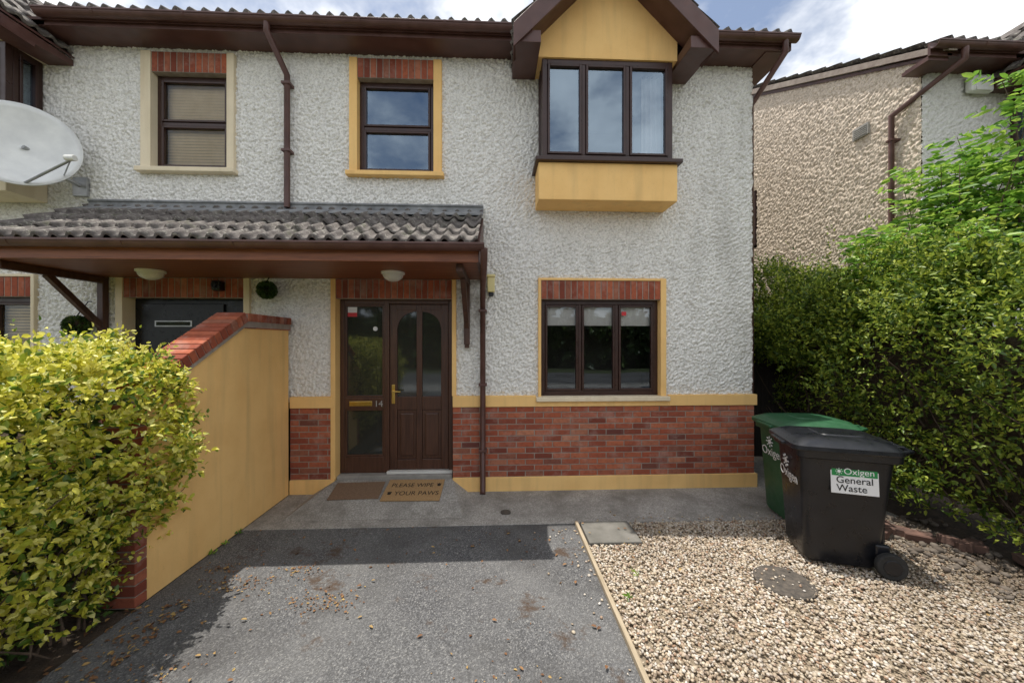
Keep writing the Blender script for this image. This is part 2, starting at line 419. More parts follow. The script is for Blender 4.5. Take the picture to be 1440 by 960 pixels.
prism('verge_trim',[(-.28,5.33),(-.28,5.44),(4.6,7.97),(4.6,7.83)],'X',XR+.235,XR+.265,brown_g,house)
pipe('downpipe',[(-2.56,-.365,5.40),(-2.56,-.365,5.30),(-2.50,-.07,5.02),(-2.50,-.07,3.44)],.034,brown_g,house)
for z in (4.9,4.1): box('pipe_clip',-2.55,-2.45,-.11,0,z,z+.03,brown_g,house,.003)
pipe('downpipe',[(3.42,-.365,5.40),(3.42,-.36,5.26),(3.34,.12,4.93),(3.34,.12,0)],.034,brown_g,house)
sash=([0,1],[0,.5,1])
opening(house,-1.69,-.77,3.90,5.05,.095,.10,yellow,sash,glass_up)
opening(house,-4.10,-3.225,3.90,5.05,.115,.085,cream,sash,glass_lo,back='venetian')
tri=([0,.32,.66,1],[0,1])
opening(house,.555,2.065,1.155,2.365,.035,.07,yellow,tri,glass_gf,lint=.235,back='roller',top=.03,fr=.06,sillmat=cream)
opening(house,-6.9,-5.45,1.155,2.365,.07,.04,cream,tri,glass_lo,lint=.235,back='venetian',top=.03,fr=.06)
bay(house,1.297,yellow); bay(house,-6.11,cream,'venetian')
for (a,b) in ((-2.485,-1.955),(-.535,XR)):
    if a>-1: hi=[(a,.49),(2.165,b+.03)]
    else: hi=[(a,b)]
    for p,q in hi: box('band',p,q,-.048,.03,1.035,1.17,yellow,house,.004)
    if a>-1: box('band',.49,2.165,-.047,.03,1.035,1.099,yellow,house,.004)
    brick_wall('brick_plinth',a,b,.17,1.035,-.034,12,house)
    box('base_plinth',a,b+(.03 if a>-1 else 0),-.052,.03,-.02,.17,yellow,house,.004)
for (a,b) in ((-7.2,-4.43),(-3.02,-2.72)):
    box('band',a,b,-.048,.03,1.035,1.17,cream,house,.004)
    brick_wall('brick_plinth',a,b,.17,1.035,-.034,12,house)
    box('base_plinth',a,b,-.052,.03,-.02,.17,cream,house,.004)
box('door_surround',-2.005,-1.948,-.040,.13,0.17,2.60,yellow,house,.004)
box('door_surround',-.545,-.495,-.040,.13,1.17,2.60,yellow,house,.004)
box('door_surround',-4.50,-4.42,-.040,.13,.17,2.60,cream,house,.004)
box('door_surround',-3.03,-2.96,-.040,.13,.17,2.60,cream,house,.004)
soldier('door_lintel',-1.948,-.545,2.362,2.598,-.028,house)
soldier('door_lintel',-4.42,-3.03,2.362,2.598,-.028,house)
conc=nm('concrete_step',(.26,.25,.23),(.38,.36,.33),8,.9,90,.4)
door=empty('front_door',house,(0,.09,0))
box('threshold_step',-1.948,-.545,-.10,.14,-.01,.197,conc,door,.01)
bm=bmesh.new()
for b_ in [(-1.945,-1.89,.2,2.36),(-.602,-.548,.2,2.36),(-1.405,-1.34,.2,2.36)]:
    add_box(bm,b_[0],b_[1],0,.07,b_[2],b_[3])
add_box(bm,-1.89,-1.405,.001,.069,2.30,2.36); add_box(bm,-1.34,-.602,.001,.069,2.31,2.36)
add_box(bm,-1.89,-1.405,.001,.069,.2,.40); add_box(bm,-1.89,-1.405,.001,.069,1.0,1.14)
from_bm('door_frame',bm,wood_door,door,bevel=.006)
box('door_sill',-1.36,-.55,-.05,.07,.198,.226,white_pl,door,.003)
def quad(name,x0,x1,z0,z1,y,mat,parent):
    return fast(name,[(x0,y,z0),(x1,y,z0),(x1,y,z1),(x0,y,z1)],[(0,1,2,3)],mat,parent)
quad('sidelight_glass',-1.89,-1.405,.40,1.0,.035,glass_door,door); quad('sidelight_glass',-1.89,-1.405,1.14,2.30,.035,glass_door,door)
bm=bmesh.new()
for (a,b,c,d) in [(-1.89,-1.865,1.14,2.3),(-1.43,-1.405,1.14,2.3),(-1.89,-1.865,.4,1.0),(-1.43,-1.405,.4,1.0)]: add_box(bm,a,b,.012,.05,c,d)
for (c,d) in ((1.14,1.165),(2.275,2.30),(.4,.425),(.975,1.0)): add_box(bm,-1.865,-1.43,.012,.05,c,d)
from_bm('sidelight_bead',bm,wood_door,door,bevel=.004)
leaf=empty('door_leaf',door)
bm=bmesh.new()
for (a,b,c,d) in [(-1.336,-1.245,.23,2.305),(-.697,-.606,.23,2.305),(-1.005,-.935,.23,2.305)]: add_box(bm,a,b,.012,.055,c,d)
for (a,b) in ((-1.245,-1.005),(-.935,-.697)):
    add_box(bm,a,b,.0125,.054,2.235,2.305); add_box(bm,a,b,.0125,.054,.98,1.15); add_box(bm,a,b,.0125,.054,.23,.36)
from_bm('leaf_rails',bm,wood_door,leaf,bevel=.006)
for s,(a,b) in ((0,(-1.245,-1.005)),(1,(-.935,-.697))):
    P=[]
    for i in range(13):
        t=i/12; xx=a+(b-a)*t; k=t if s==0 else 1-t
        P.append((xx,2.0+.215*math.sin(math.acos(max(0,1-k)))))
    P+= [(b,2.236),(a,2.236)]
    prism('arch_head',P,'Y',.016,.05,wood_door,leaf)
    quad('door_glass',a,b,1.15,2.236,.034,glass_door,leaf)
    box('raised_panel',a+.004,b-.004,.030,.05,.364,.976,wood_door,leaf,0)
    box('raised_panel_field',a+.035,b-.035,.012,.04,.40,.94,wood_door,leaf,.014)
pipe('door_handle',[(-1.29,-.04,1.22),(-1.19,-.045,1.215)],.011,brass,leaf)
box('handle_plate',-1.31,-1.27,-.0,.012,1.06,1.30,brass,leaf,.004); pipe('handle_stub',[(-1.29,.0,1.22),(-1.29,-.045,1.22)],.010,brass,leaf)
box('letter_plate',-1.83,-1.55,-.008,.0,1.035,1.095,brass,door,.004)
pale=nm('number_print',(.32,.31,.29),(.4,.39,.37),5,.5,60,0)
text('house_number','14',(-1.47,-.004,1.06),.11,(R(90),0,0),pale,door)
red=nm('red_sticker',(.55,.02,.03),(.6,.03,.04),5,.5,60,0); whs=nm('white_sticker',(.75,.75,.75),(.8,.8,.8),5,.5,60,0)
box('alarm_sticker',-1.86,-1.745,.026,.029,2.15,2.27,whs,door,0); box('alarm_sticker_band',-1.86,-1.745,.022,.0255,2.15,2.20,red,door,0)
cyl('round_sticker',(-1.52,.028,2.0),.028,.004,whs,door,'Y')
box('window_alarm_sticker',1.60,1.66,.068,.0705,2.17,2.22,red,house,0)
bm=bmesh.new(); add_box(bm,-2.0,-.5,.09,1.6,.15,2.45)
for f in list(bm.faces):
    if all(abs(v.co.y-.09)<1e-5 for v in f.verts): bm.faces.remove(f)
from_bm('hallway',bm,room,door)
d2=empty('neighbour_front_door',house,(0,.09,0))
dk=plastic('anthracite_door',(.006,.007,.009),.3)
box('frame',-4.42,-3.03,.03,.07,.2,2.36,dk,d2,.004); box('leaf',-4.32,-3.35,.0,.03,.22,2.30,dk,d2,.006)
for z in (2.02,1.62,1.22):
    box('glazed_slot',-4.16,-3.72,-.006,.0,z,z+.075,galv,d2,.002)
    box('slot_glass',-4.14,-3.74,-.009,-.0065,z+.015,z+.06,glass_door,d2,0)
box('threshold_step',-4.42,-3.03,-.20,.14,-.01,.195,conc,d2,.01)

# ================================================================ PORCH
porch=empty('porch_canopy',house)
PX0,PX1=-4.83,-.17; PY=-1.10
tiles('porch_tiles',(PX0,PY-.05,2.765),(1,0,0),(0,1,.575),PX1-PX0,1.12*1.155,porch,du=.01,gauge=.315)
prism('porch_core',[(PY+.02,2.62),(PY+.02,2.735),(-.002,3.34),(-.002,2.62)],'X',PX0+.02,PX1-.02,brown_g,porch)
box('porch_soffit',PX0+.02,PX1-.02,PY+.02,-.04,2.598,2.615,wood_br,porch,0)
box('porch_fascia',PX0,PX1,PY-.012,PY+.015,2.585,2.745,wood_br,porch,.004)
gutter('porch_gutter',PX0-.03,PX1+.06,PY-.075,2.735,porch)
for x in (PX0-.012,PX1-.018):
    prism('porch_barge',[(PY-.01,2.585),(PY-.01,2.75),(-.03,3.36),(-.03,3.15),(-.03,2.585)],'X',x,x+.03,brown_g,porch,.003)
prism('lead_flashing',[(-.003,3.50),(-.04,3.50),(-.04,3.44),(-.20,3.35),(-.20,3.335),(-.003,3.42)],'X',PX0+.03,PX1+.01,lead,porch)
pipe('ridge_lead_roll',[(PX0+.03,-.04,3.50),(PX1+.01,-.04,3.50)],.016,lead,porch)
def bracket(x):
    b=empty('timber_bracket',porch,(x,0,0))
    box('post',-.035,.035,-.09,-.02,1.80,2.60,wood_dk,b,.006); box('post_foot',-.028,.028,-.075,-.02,1.76,1.80,wood_dk,b,.008)
    box('beam',-.034,.034,-.98,-.02,2.52,2.597,wood_dk,b,.006)
    bm=bmesh.new(); pv=Vector((0,-.08,2.02)); q=Vector((0,-.60,2.53)); L=(q-pv).length
    add_box(bm,-.028,.028,-.03,.03,0,L,Matrix.Translation(pv)@Matrix.Rotation(math.atan2(.52,.51),4,'X'))
    from_bm('brace',bm,wood_dk,b,bevel=.005)
bracket(-.36); bracket(-4.62)
pipe('porch_downpipe',[(-.115,PY-.075,2.70),(-.115,PY-.075,2.60),(-.165,-.09,2.44),(-.165,-.09,.03),(-.165,-.14,.0)],.034,brown_g,porch)
for z in (2.2,1.3,.5): box('pipe_clip',-.215,-.115,-.125,0,z,z+.03,brown_g,porch,.003)
opal=plastic('opal_glass',(.6,.6,.57),.25,(.7,.7,.67))
def ceil_light(x,y):
    g=empty('ceiling_light',porch,(x,y,2.598))
    cyl('base',(0,0,-.012),.125,.024,white_pl,g,bevel=.004)
    bm=bmesh.new(); bmesh.ops.create_uvsphere(bm,u_segments=32,v_segments=16,radius=.11)
    for v in bm.verts: v.co.z*=.72; v.co.z-=.025
    bmesh.ops.delete(bm,geom=[v for v in bm.verts if v.co.z>-.02],context='VERTS')
    from_bm('diffuser',bm,opal,g,smooth=True)
ceil_light(-1.13,-.5); ceil_light(-3.68,-.5)
wl=empty('wall_lantern',house,(-.065,0,2.52))
lamp_y=plastic('lamp_housing',(.72,.62,.28),.35,(.8,.7,.34))
box('body',-.045,.045,-.11,-.03,-.08,.10,lamp_y,wl,.012); box('cap',-.052,.052,-.12,-.02,.10,.135,lamp_y,wl,.01); box('sensor',-.03,.03,-.1,-.03,-.13,-.083,black_pl,wl,.01); box('lens',-.047,-.02,-.10,-.04,-.05,.07,white_pl,wl,.004)
sc=empty('motion_sensor',house,(-3.30,-.06,2.50)); box('body',-.05,.05,-.06,.05,-.06,.06,black_pl,sc,.02); cyl('lens',(0,-.07,0),.03,.03,black_pl,sc,'Y')

# ================================================================ SATELLITE DISH
dish=empty('satellite_dish',None,(-5.06,-.46,3.93))
dmat=nm('dish_paint',(.66,.67,.66),(.80,.81,.79),6,.5,60,.05)
dd=Vector((.58,-.76,.20)).normalized()
q=dd.to_track_quat('Z','Y')
V=[];F=[];nr=10;ns=48;rad=.45
for i in range(nr+1):
    r=rad*i/nr
    for j in range(ns):
        a=2*math.pi*j/ns; V.append(tuple(q@Vector((r*math.cos(a),r*math.sin(a)*1.04,.10*(r/rad)**2-.08))))
for i in range(nr):
    for j in range(ns): F.append((i*ns+j,i*ns+(j+1)%ns,(i+1)*ns+(j+1)%ns,(i+1)*ns+j))
ob=fast('reflector',V,F,dmat,dish,True); m_=ob.modifiers.new('s','SOLIDIFY'); m_.thickness=.012
ring=[tuple(q@Vector((rad*math.cos(a),rad*1.04*math.sin(a),.02))) for a in [2*math.pi*k/48 for k in range(49)]]
pipe('rim',ring,.008,dmat,dish)
lnb=Vector((.74,-.20,-.25)); bot=Vector((.10,-.04,-.43))
pipe('feed_arm',[tuple(bot+Vector((-.1,.15,.05))),tuple(bot),tuple(lnb)],.013,galv,dish)
pipe('lnb_support',[(.30,.14,-.26),tuple(lnb)],.006,galv,dish)
cyl('lnb_head',tuple(lnb+Vector((0,0,.02))),.030,.09,white_pl,dish,'X',bevel=.005)
pipe('wall_pole',[(-.02,.05,0),(0,.20,-.05),(.16,.30,-.24),(.16,.44,-.26)],.022,galv,dish)
box('wall_plate',.08,.24,.42,.455,-.38,-.16,galv,dish,.004)

# ================================================================ NEIGHBOUR HOUSE (right)
nb=empty('semi_detached_house')
NX=5.55
def nmask(u,v):
    Y=9.2-u; return v<5.37+.52*np.minimum(Y+.3,9.5-Y)
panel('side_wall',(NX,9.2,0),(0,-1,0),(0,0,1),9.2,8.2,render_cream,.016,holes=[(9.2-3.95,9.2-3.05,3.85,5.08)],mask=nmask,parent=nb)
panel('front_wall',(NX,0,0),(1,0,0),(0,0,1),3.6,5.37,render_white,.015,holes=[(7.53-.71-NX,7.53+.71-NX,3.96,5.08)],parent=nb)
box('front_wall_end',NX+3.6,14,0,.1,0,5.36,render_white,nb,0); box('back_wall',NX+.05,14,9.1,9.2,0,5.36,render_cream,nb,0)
roof(nb,NX-.10,14.2,(7.53,))
prism('verge_mortar',[(-.36,5.36),(-.36,5.44),(4.6,8.02),(4.6,7.9)],'X',NX-.085,NX+.02,mortar,nb)
prism('verge_shadow_board',[(-.30,5.33),(-.30,5.37),(4.6,7.91),(4.6,7.84)],'X',NX-.03,NX+.03,brown_g,nb)
box('fascia',NX-.25,6.42,-.30,-.27,5.335,5.49,brown_g,nb,.003); gutter('gutter',NX-.28,6.42,-.365,5.44,nb)
box('soffit',NX-.22,14,-.27,.01,5.345,5.365,brown_g,nb,0); box('soffit_end',NX-.24,NX+.02,-.27,.03,5.30,5.344,brown_g,nb,0)
bay(nb,7.53,cream)
pipe('downpipe',[(5.66,-.365,5.40),(5.66,-.365,5.26),(5.46,.29,4.95),(5.46,.29,0)],.036,brown_g,nb)
for z in (4.6,3.4,2.2): box('pipe_clip',5.42,5.56,.25,.33,z,z+.03,brown_g,nb,.003)
window(nb,NX-.02,3.93,3.9,.85,1.14,([0,1],[0,1]),glass_gf,rotz=R(-90))
vm=nm('grey_vent',(.30,.29,.27),(.42,.40,.37),9,.8)
bm=bmesh.new(); add_box(bm,NX-.04,NX-.005,.66,.90,4.93,5.10)
for k in range(5): add_box(bm,NX-.05,NX-.04,.68,.88,4.95+k*.028,4.963+k*.028)
from_bm('air_vent',bm,vm,nb)
al=empty('alarm_box',nb,(6.26,-.045,5.16)); box('housing',-.16,.16,-.06,.02,-.10,.12,white_pl,al,.03); box('lower_lens',-.10,.10,-.068,-.0605,-.09,-.03,white_pl,al,.01)
grn=nm('green_print',(.02,.18,.06),(.03,.22,.08),5,.5,60,0)
text('alarm_text','PhoneWatch',(0,-.062,.03),.045,(R(90),0,0),grn,al)

# ================================================================ BOUNDARY WALL
bw=empty('boundary_wall')
prof=[(-.06,0),(-.06,2.03),(-.84,2.03),(-1.86,1.45),(-1.86,0)]
prism('rendered_wall',prof,'X',-2.70,-2.487,yellow,bw,.004)
it=[]
y=-.045
for k in range(10):
    it.append(((-2.595,y-.037,2.08),(.135,.0335,.040),None)); y-=.078
sl=math.atan2(.58,1.02); dyv=math.cos(sl)*.078; dzv=math.sin(sl)*.078
yy,zz=-.87,2.045
for k in range(15):
    it.append(((-2.595,yy,zz+.02),(.135,.0335,.050),Matrix.Rotation(sl,4,'X'))); yy-=dyv; zz-=dzv
y=-.045
for k in range(4): it.append(((-2.593,y-.105,2.0),(.122,.10,.03),None)); y-=.21
brickset('brick_coping',it,bw)
prism('coping_mortar',[(-.06,1.98),(-.06,2.11),(-.85,2.11),(-1.84,1.55),(-1.84,1.42),(-.85,1.98)],'X',-2.722,-2.470,mortar,bw)
it=[]
for r in range(18):
    it.append(((-2.594,-1.905,.04+r*.078),(.112,.045,.034),None))
brickset('brick_pier_end',it,bw); box('pier_mortar',-2.70,-2.49,-1.945,-1.86,0,1.42,mortar,bw,0)

# ================================================================ GROUND
def groundmat():
    m,nt,b=newmat('ground'); p=pos(nt)
    c=ramp(nt,noise(nt,p,1.3,5,.7),[(.35,(.035,.055,.015)),(.55,(.07,.09,.03)),(.7,(.10,.075,.045))])
    nt.links.new(c,b.inputs['Base Color']); b.inputs['Roughness'].default_value=.95; bump(nt,b,noise(nt,p,40,4),.8,.03); return m
def sheet(name,x0,x1,y0,y1,z,mat): return fast(name,[(x0,y0,z),(x1,y0,z),(x1,y1,z),(x0,y1,z)],[(0,1,2,3)],mat)
sheet('ground',-300,300,-300,300,-.03,groundmat())
def asphaltmat(name,c1=(.105,.105,.108),c2=(.16,.16,.162)):
    m,nt,b=newmat(name); p=pos(nt)
    v=N(nt,'ShaderNodeTexVoronoi',Scale=135); nt.links.new(p,v.inputs['Vector'])
    bw_=nt.nodes.new('ShaderNodeRGBToBW'); nt.links.new(v.outputs['Color'],bw_.inputs[0])
    c=ramp(nt,bw_.outputs[0],[(.2,tuple(x*.6 for x in c1)),(.5,c1),(.75,c2),(.95,(.30,.295,.28))])
    big=noise(nt,p,1.1,4,.65); c=mixc(nt,ramp(nt,big,[(.35,(.0,)*3),(.7,(.55,)*3)]),c,(.20,.197,.19))
    big2=noise(nt,p,.7,4,.6); c=mixc(nt,ramp(nt,big2,[(.48,(.0,)*3),(.62,(.6,)*3)]),c,(.07,.067,.065))
    mo=noise(nt,p,1.9,5,.75); c=mixc(nt,ramp(nt,mo,[(.575,(0,)*3),(.65,(.8,)*3)]),c,(.075,.045,.026))
    nt.links.new(c,b.inputs['Base Color']); b.inputs['Roughness'].default_value=.9; b.inputs['Specular IOR Level'].default_value=.25
    bump(nt,b,v.outputs['Distance'],.8,.005); return m
asph=asphaltmat('asphalt'); sheet('driveway',-2.487,.79,-9,-.88,-.004,asph)
def concmat():
    m,nt,b=newmat('concrete'); p=pos(nt)
    v=N(nt,'ShaderNodeTexVoronoi',Scale=100); nt.links.new(p,v.inputs['Vector'])
    bw_=nt.nodes.new('ShaderNodeRGBToBW'); nt.links.new(v.outputs['Color'],bw_.inputs[0])
    c=ramp(nt,bw_.outputs[0],[(.2,(.27,.255,.23)),(.6,(.38,.36,.33)),(.9,(.50,.475,.44))])
    c=mixc(nt,ramp(nt,noise(nt,p,1.9,5,.7),[(.42,(0,)*3),(.66,(.75,)*3)]),c,(.15,.14,.12))
    nt.links.new(c,b.inputs['Base Color']); b.inputs['Roughness'].default_value=.92
    bump(nt,b,noise(nt,p,120,3),.6,.005); return m
concrete=concmat()
box('concrete_path',-2.487,3.35,-.88,.05,-.06,.0,concrete,None,.006)
V=[(-2.2,-.72,.002),(-.35,-.72,.002),(-.54,-.02,.155),(-1.95,-.02,.155),(-2.2,-.055,.002),(-.35,-.055,.002)]
bm=bmesh.new(); vs=[bm.verts.new(v) for v in V]
bm.faces.new([vs[0],vs[1],vs[2],vs[3]]); bm.faces.new([vs[0],vs[3],vs[4]]); bm.faces.new([vs[1],vs[5],vs[2]])
from_bm('door_ramp',bm,concrete)
box('side_path',3.355,4.25,-.9,9,-.06,-.002,concrete,None,.006)
box('neighbour_path',-8,-2.72,-1.2,.0,-.06,-.002,concrete,None,.006)
box('paving_slab',.845,1.33,-1.28,-.885,-.03,.018,nm('slab',(.11,.105,.09),(.20,.19,.17),5,.9,60,.4),None,.008)
box('timber_edging',.792,.822,-5.2,-.885,-.05,.028,wood_edge,None,.004)
soil=nm('soil',(.035,.024,.016),(.09,.062,.04),14,.95,60,.9,.02)
sheet('gravel_bed',.82,4.3,-6,-.885,-.022,nm('gravel_base',(.16,.125,.085),(.34,.28,.20),60,.95,60,.8,.01))
sheet('planting_soil',-6,-2.49,-9,-1.95,-.012,soil)
sheet('hedge_soil',4.15,5.5,-7,3,-.010,soil)
sheet('pavement',-60,60,-11,-9,-.006,concrete); sheet('road',-60,60,-17,-11.1,-.02,asphaltmat('road_asphalt')); box('kerb',-60,60,-11.12,-11.0,-.06,.02,conc,None,.01)
mh=empty('manhole_cover'); dkc=nm('cast_iron',(.045,.04,.035),(.12,.10,.08),30,.8,80,.8)
cyl('cover',(2.20,-1.86,-.002),.185,.03,dkc,mh,bevel=.006); cyl('rim',(2.20,-1.86,-.006),.20,.03,dkc,mh)
dr=empty('drain_cover'); cyl('cover',(.10,-.62,.004),.055,.01,dkc,dr)

def ico():
    bm=bmesh.new(); bmesh.ops.create_icosphere(bm,subdivisions=1,radius=1)
    V=np.array([v.co[:] for v in bm.verts]); F=np.array([[v.index for v in f.verts] for f in bm.faces]); bm.free(); return V,F
IV,IF=ico()
def stones(name,n,x0,x1,y0,y1,smin,smax,mat,zb=-.01,w=None,extra=None):
    c=np.stack([rng.uniform(x0,x1,n),y1-(y1-y0)*rng.uniform(0,1,n)**1.15,rng.uniform(zb,zb+.016,n)],1)
    if w is not None: c=c[w(c)]
    if extra is not None: c=np.concatenate([c,extra])
    n=len(c)
    s=rng.uniform(smin,smax,n)[:,None]*np.stack([rng.uniform(.8,1.4,n),rng.uniform(.7,1.1,n),rng.uniform(.45,.8,n)],1)
    a=rng.uniform(0,6.28,n); ca,sa=np.cos(a),np.sin(a)
    tl=rng.normal(0,.35,n)
    P=IV[None]*s[:,None,:]*(1+rng.normal(0,.12,(n,len(IV),1)))
    z=P[...,2]*np.cos(tl)[:,None]+P[...,0]*np.sin(tl)[:,None]; x=P[...,0]*np.cos(tl)[:,None]-P[...,2]*np.sin(tl)[:,None]
    X=x*ca[:,None]-P[...,1]*sa[:,None]; Y=x*sa[:,None]+P[...,1]*ca[:,None]
    V=np.stack([X,Y,z],-1)+c[:,None]
    F=IF[None]+np.arange(n)[:,None,None]*len(IV)
    return fast(name,V.reshape(-1,3),F.reshape(-1,3),mat,None,True)
def stonemat():
    m,nt,b=newmat('gravel_stone')
    g=nt.nodes.new('ShaderNodeNewGeometry').outputs['Random Per Island']
    c=ramp(nt,g,[(0,(.20,.15,.11)),(.15,(.46,.36,.25)),(.32,(.58,.50,.38)),(.48,(.36,.27,.18)),(.62,(.66,.60,.51)),(.78,(.44,.39,.33)),(.90,(.33,.20,.12)),(1,(.74,.71,.65))])
    p=pos(nt); c=mixc(nt,ramp(nt,noise(nt,p,.9,4),[(.48,(0,)*3),(.7,(.5,)*3)]),c,(.17,.125,.085))
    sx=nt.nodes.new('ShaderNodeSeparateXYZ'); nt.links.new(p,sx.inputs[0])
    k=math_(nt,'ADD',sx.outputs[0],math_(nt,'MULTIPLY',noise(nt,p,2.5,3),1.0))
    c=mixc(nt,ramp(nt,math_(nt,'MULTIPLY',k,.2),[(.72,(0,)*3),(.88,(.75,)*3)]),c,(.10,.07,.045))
    nt.links.new(c,b.inputs['Base Color']); b.inputs['Roughness'].default_value=.7; return m
def gw(c): return ~((c[:,0]<1.345)&(c[:,1]>-1.29)) & (np.hypot(c[:,0]-2.20,c[:,1]+1.86)>.175+.02*np.sin(9*np.arctan2(c[:,1]+1.86,c[:,0]-2.2)))
ex=np.stack([.78-rng.exponential(.09,60),rng.uniform(-3.4,-.95,60),np.full(60,.004)],1)
ex2=np.stack([rng.uniform(1.0,3.2,70),-.87+rng.exponential(.06,70),np.full(70,.006)],1)
ex3=np.stack([2.2+rng.normal(0,.12,40),-1.86+rng.normal(0,.12,40),np.full(40,.018)],1)
stones('gravel',40000,.84,4.25,-4.0,-.90,.0065,.0135,stonemat(),w=gw,extra=np.concatenate([ex,ex2,ex3]))

# ================================================================ FOLIAGE
def leafmat(name,stops,trans=.35,rough=.45):
    m,nt,b=newmat(name); out=nt.nodes['Material Output']
    g=nt.nodes.new('ShaderNodeNewGeometry').outputs['Random Per Island']
    p=pos(nt); k=math_(nt,'ADD',math_(nt,'MULTIPLY',g,.72),math_(nt,'MULTIPLY',noise(nt,p,3.5,2),.36))
    c=ramp(nt,k,stops)
    nt.links.new(c,b.inputs['Base Color']); b.inputs['Roughness'].default_value=rough
    if trans:
        t=nt.nodes.new('ShaderNodeBsdfTranslucent'); nt.links.new(c,t.inputs[0])
        mx=nt.nodes.new('ShaderNodeMixShader'); mx.inputs[0].default_value=trans
        nt.links.new(b.outputs[0],mx.inputs[1]); nt.links.new(t.outputs[0],mx.inputs[2]); nt.links.new(mx.outputs[0],out.inputs[0])
    return m
lf_var=leafmat('variegated_leaf',[(.10,(.05,.11,.015)),(.26,(.15,.25,.03)),(.40,(.50,.52,.05)),(.62,(.80,.74,.11)),(.9,(.88,.85,.32))])
lf_grn=leafmat('privet_leaf',[(.12,(.035,.07,.014)),(.36,(.09,.16,.022)),(.58,(.22,.31,.04)),(.85,(.46,.52,.07))])
lf_eld=leafmat('elder_leaf',[(.15,(.08,.20,.025)),(.5,(.20,.38,.05)),(.85,(.42,.58,.10))],.42)
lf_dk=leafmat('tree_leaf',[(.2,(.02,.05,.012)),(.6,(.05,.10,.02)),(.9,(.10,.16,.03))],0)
lf_dead=leafmat('dead_leaf',[(.2,(.12,.055,.025)),(.6,(.24,.12,.05)),(.9,(.40,.28,.10))],0,.8)
bark=nm('bark',(.06,.04,.028),(.14,.10,.07),20,.9,60,.6)
def nrm(a): return a/np.maximum(np.linalg.norm(a,axis=1,keepdims=True),1e-6)
def leaves(name,P,D,size,wr,mat,parent=None,fold=.18,up=.9):
    n=len(P); D=nrm(D); U=rng.normal(size=(n,3))*.7; U[:,2]+=up
    Nn=nrm(U-D*np.sum(U*D,1,keepdims=True)); Sd=np.cross(D,Nn)
    loc=[(0,0,0),(.28,.42,fold),(.70,.36,fold*.8),(1,0,-.12),(.70,-.36,fold*.8),(.28,-.42,fold)]
    V=np.empty((n,6,3))
    sz=size[:,None]
    for i,(t,s,h) in enumerate(loc): V[:,i]=P+sz*(t*D+s*wr*Sd+h*wr*Nn)
    base=np.array([[0,1,2,3],[0,3,4,5]]); F=base[None]+np.arange(n)[:,None,None]*6
    return fast(name,V.reshape(-1,3),F.reshape(-1,4),mat,parent,False)
def clusters(Pc,Dc,nl,stem,ls,spread=.9):
    n=len(Pc); Dc=nrm(Dc); k=np.tile(np.arange(nl),n); t=(k+.5)/nl
    P=np.repeat(Pc,nl,0)+np.repeat(Dc,nl,0)*(t*stem)[:,None]*np.repeat(rng.uniform(.6,1.3,n),nl)[:,None]
    rd=nrm(rng.normal(size=(n*nl,3))); D=np.repeat(Dc,nl,0)*.55+rd*spread
    s=ls*rng.uniform(.6,1.2,n*nl)*(1.1-.4*t)
    return P+rng.normal(0,.006,P.shape),D,s
def lump(P):
    x,y,z=P[:,0],P[:,1],P[:,2]
    return .5*np.sin(x*3.1+z*2.3)+.4*np.sin(y*4.3-z*3.7+1)+.35*np.sin(x*7.3+y*6.1+z*5)+.25*np.sin(z*11+y*9)
def boxsurf(n,b,faces):
    x0,x1,y0,y1,z0,z1=b; A={'x0':(y1-y0)*(z1-z0),'x1':(y1-y0)*(z1-z0),'y0':(x1-x0)*(z1-z0),'y1':(x1-x0)*(z1-z0),'z1':(x1-x0)*(y1-y0)}
    tot=sum(A[f] for f in faces); Ps=[];Ns=[]
    for f in faces:
        m=int(n*A[f]/tot); P=np.stack([rng.uniform(x0,x1,m),rng.uniform(y0,y1,m),rng.uniform(z0,z1,m)],1); nn=np.zeros((m,3)); ax='xyz'.index(f[0])
        P[:,ax]=b[ax*2+int(f[1])]; nn[:,ax]=1 if f[1]=='1' else -1; Ps.append(P);Ns.append(nn)
    return np.concatenate(Ps),np.concatenate(Ns)
def twigs(name,n,b,parent,r=.004,up=1.0,L=.5):
    cu=bpy.data.curves.new(name,'CURVE'); cu.dimensions='3D'; cu.bevel_depth=r; cu.bevel_resolution=1
    for i in range(n):
        p=np.array([random.uniform(b[0],b[1]),random.uniform(b[2],b[3]),random.uniform(b[4],b[5])]); d=np.array([random.gauss(0,.35),random.gauss(0,.5),up])
        sp=cu.splines.new('POLY'); sp.points.add(5)
        for k in range(6):
            sp.points[k].co=(*p,1); sp.points[k].radius=random.uniform(.7,1.8)*(1.3-k*.18); p=p+d*L/5; d=d+np.array([random.gauss(0,.15),random.gauss(0,.25),random.gauss(0,.15)])
    cu.materials.append(bark); link(bpy.data.objects.new(name,cu),parent)

hl=empty('variegated_hedge')
B=(-4.4,-2.35,-4.2,-1.72,.12,1.64)
P,Nn=boxsurf(4100,B,['x1','y1','z1'])
inward=rng.exponential(.09,len(P))[:,None]
P=P+Nn*(.12*lump(P))[:,None]-Nn*inward
P[:,0]-=np.clip((.9-P[:,2])*.28,0,.3)*(P[:,0]>-3)
P[:,2]+=(P[:,2]>1.4)*(.06*np.sin(P[:,0]*4)+.05*np.sin(P[:,1]*5))
keep=(P[:,2]>.55)|(rng.uniform(0,1,len(P))<.35+P[:,2]); P=P[keep];Nn=Nn[keep]
D=Nn*.7+np.array([0,0,.6])+rng.normal(0,.5,P.shape)
a,b,c=clusters(P,D,13,.15,.055)
leaves('foliage',a,b,c,.62,lf_var,hl)
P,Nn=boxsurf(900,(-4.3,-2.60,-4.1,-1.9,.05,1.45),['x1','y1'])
a,b,c=clusters(P-Nn*rng.uniform(0,.2,(len(P),1)),Nn+rng.normal(0,.6,P.shape),9,.16,.06)
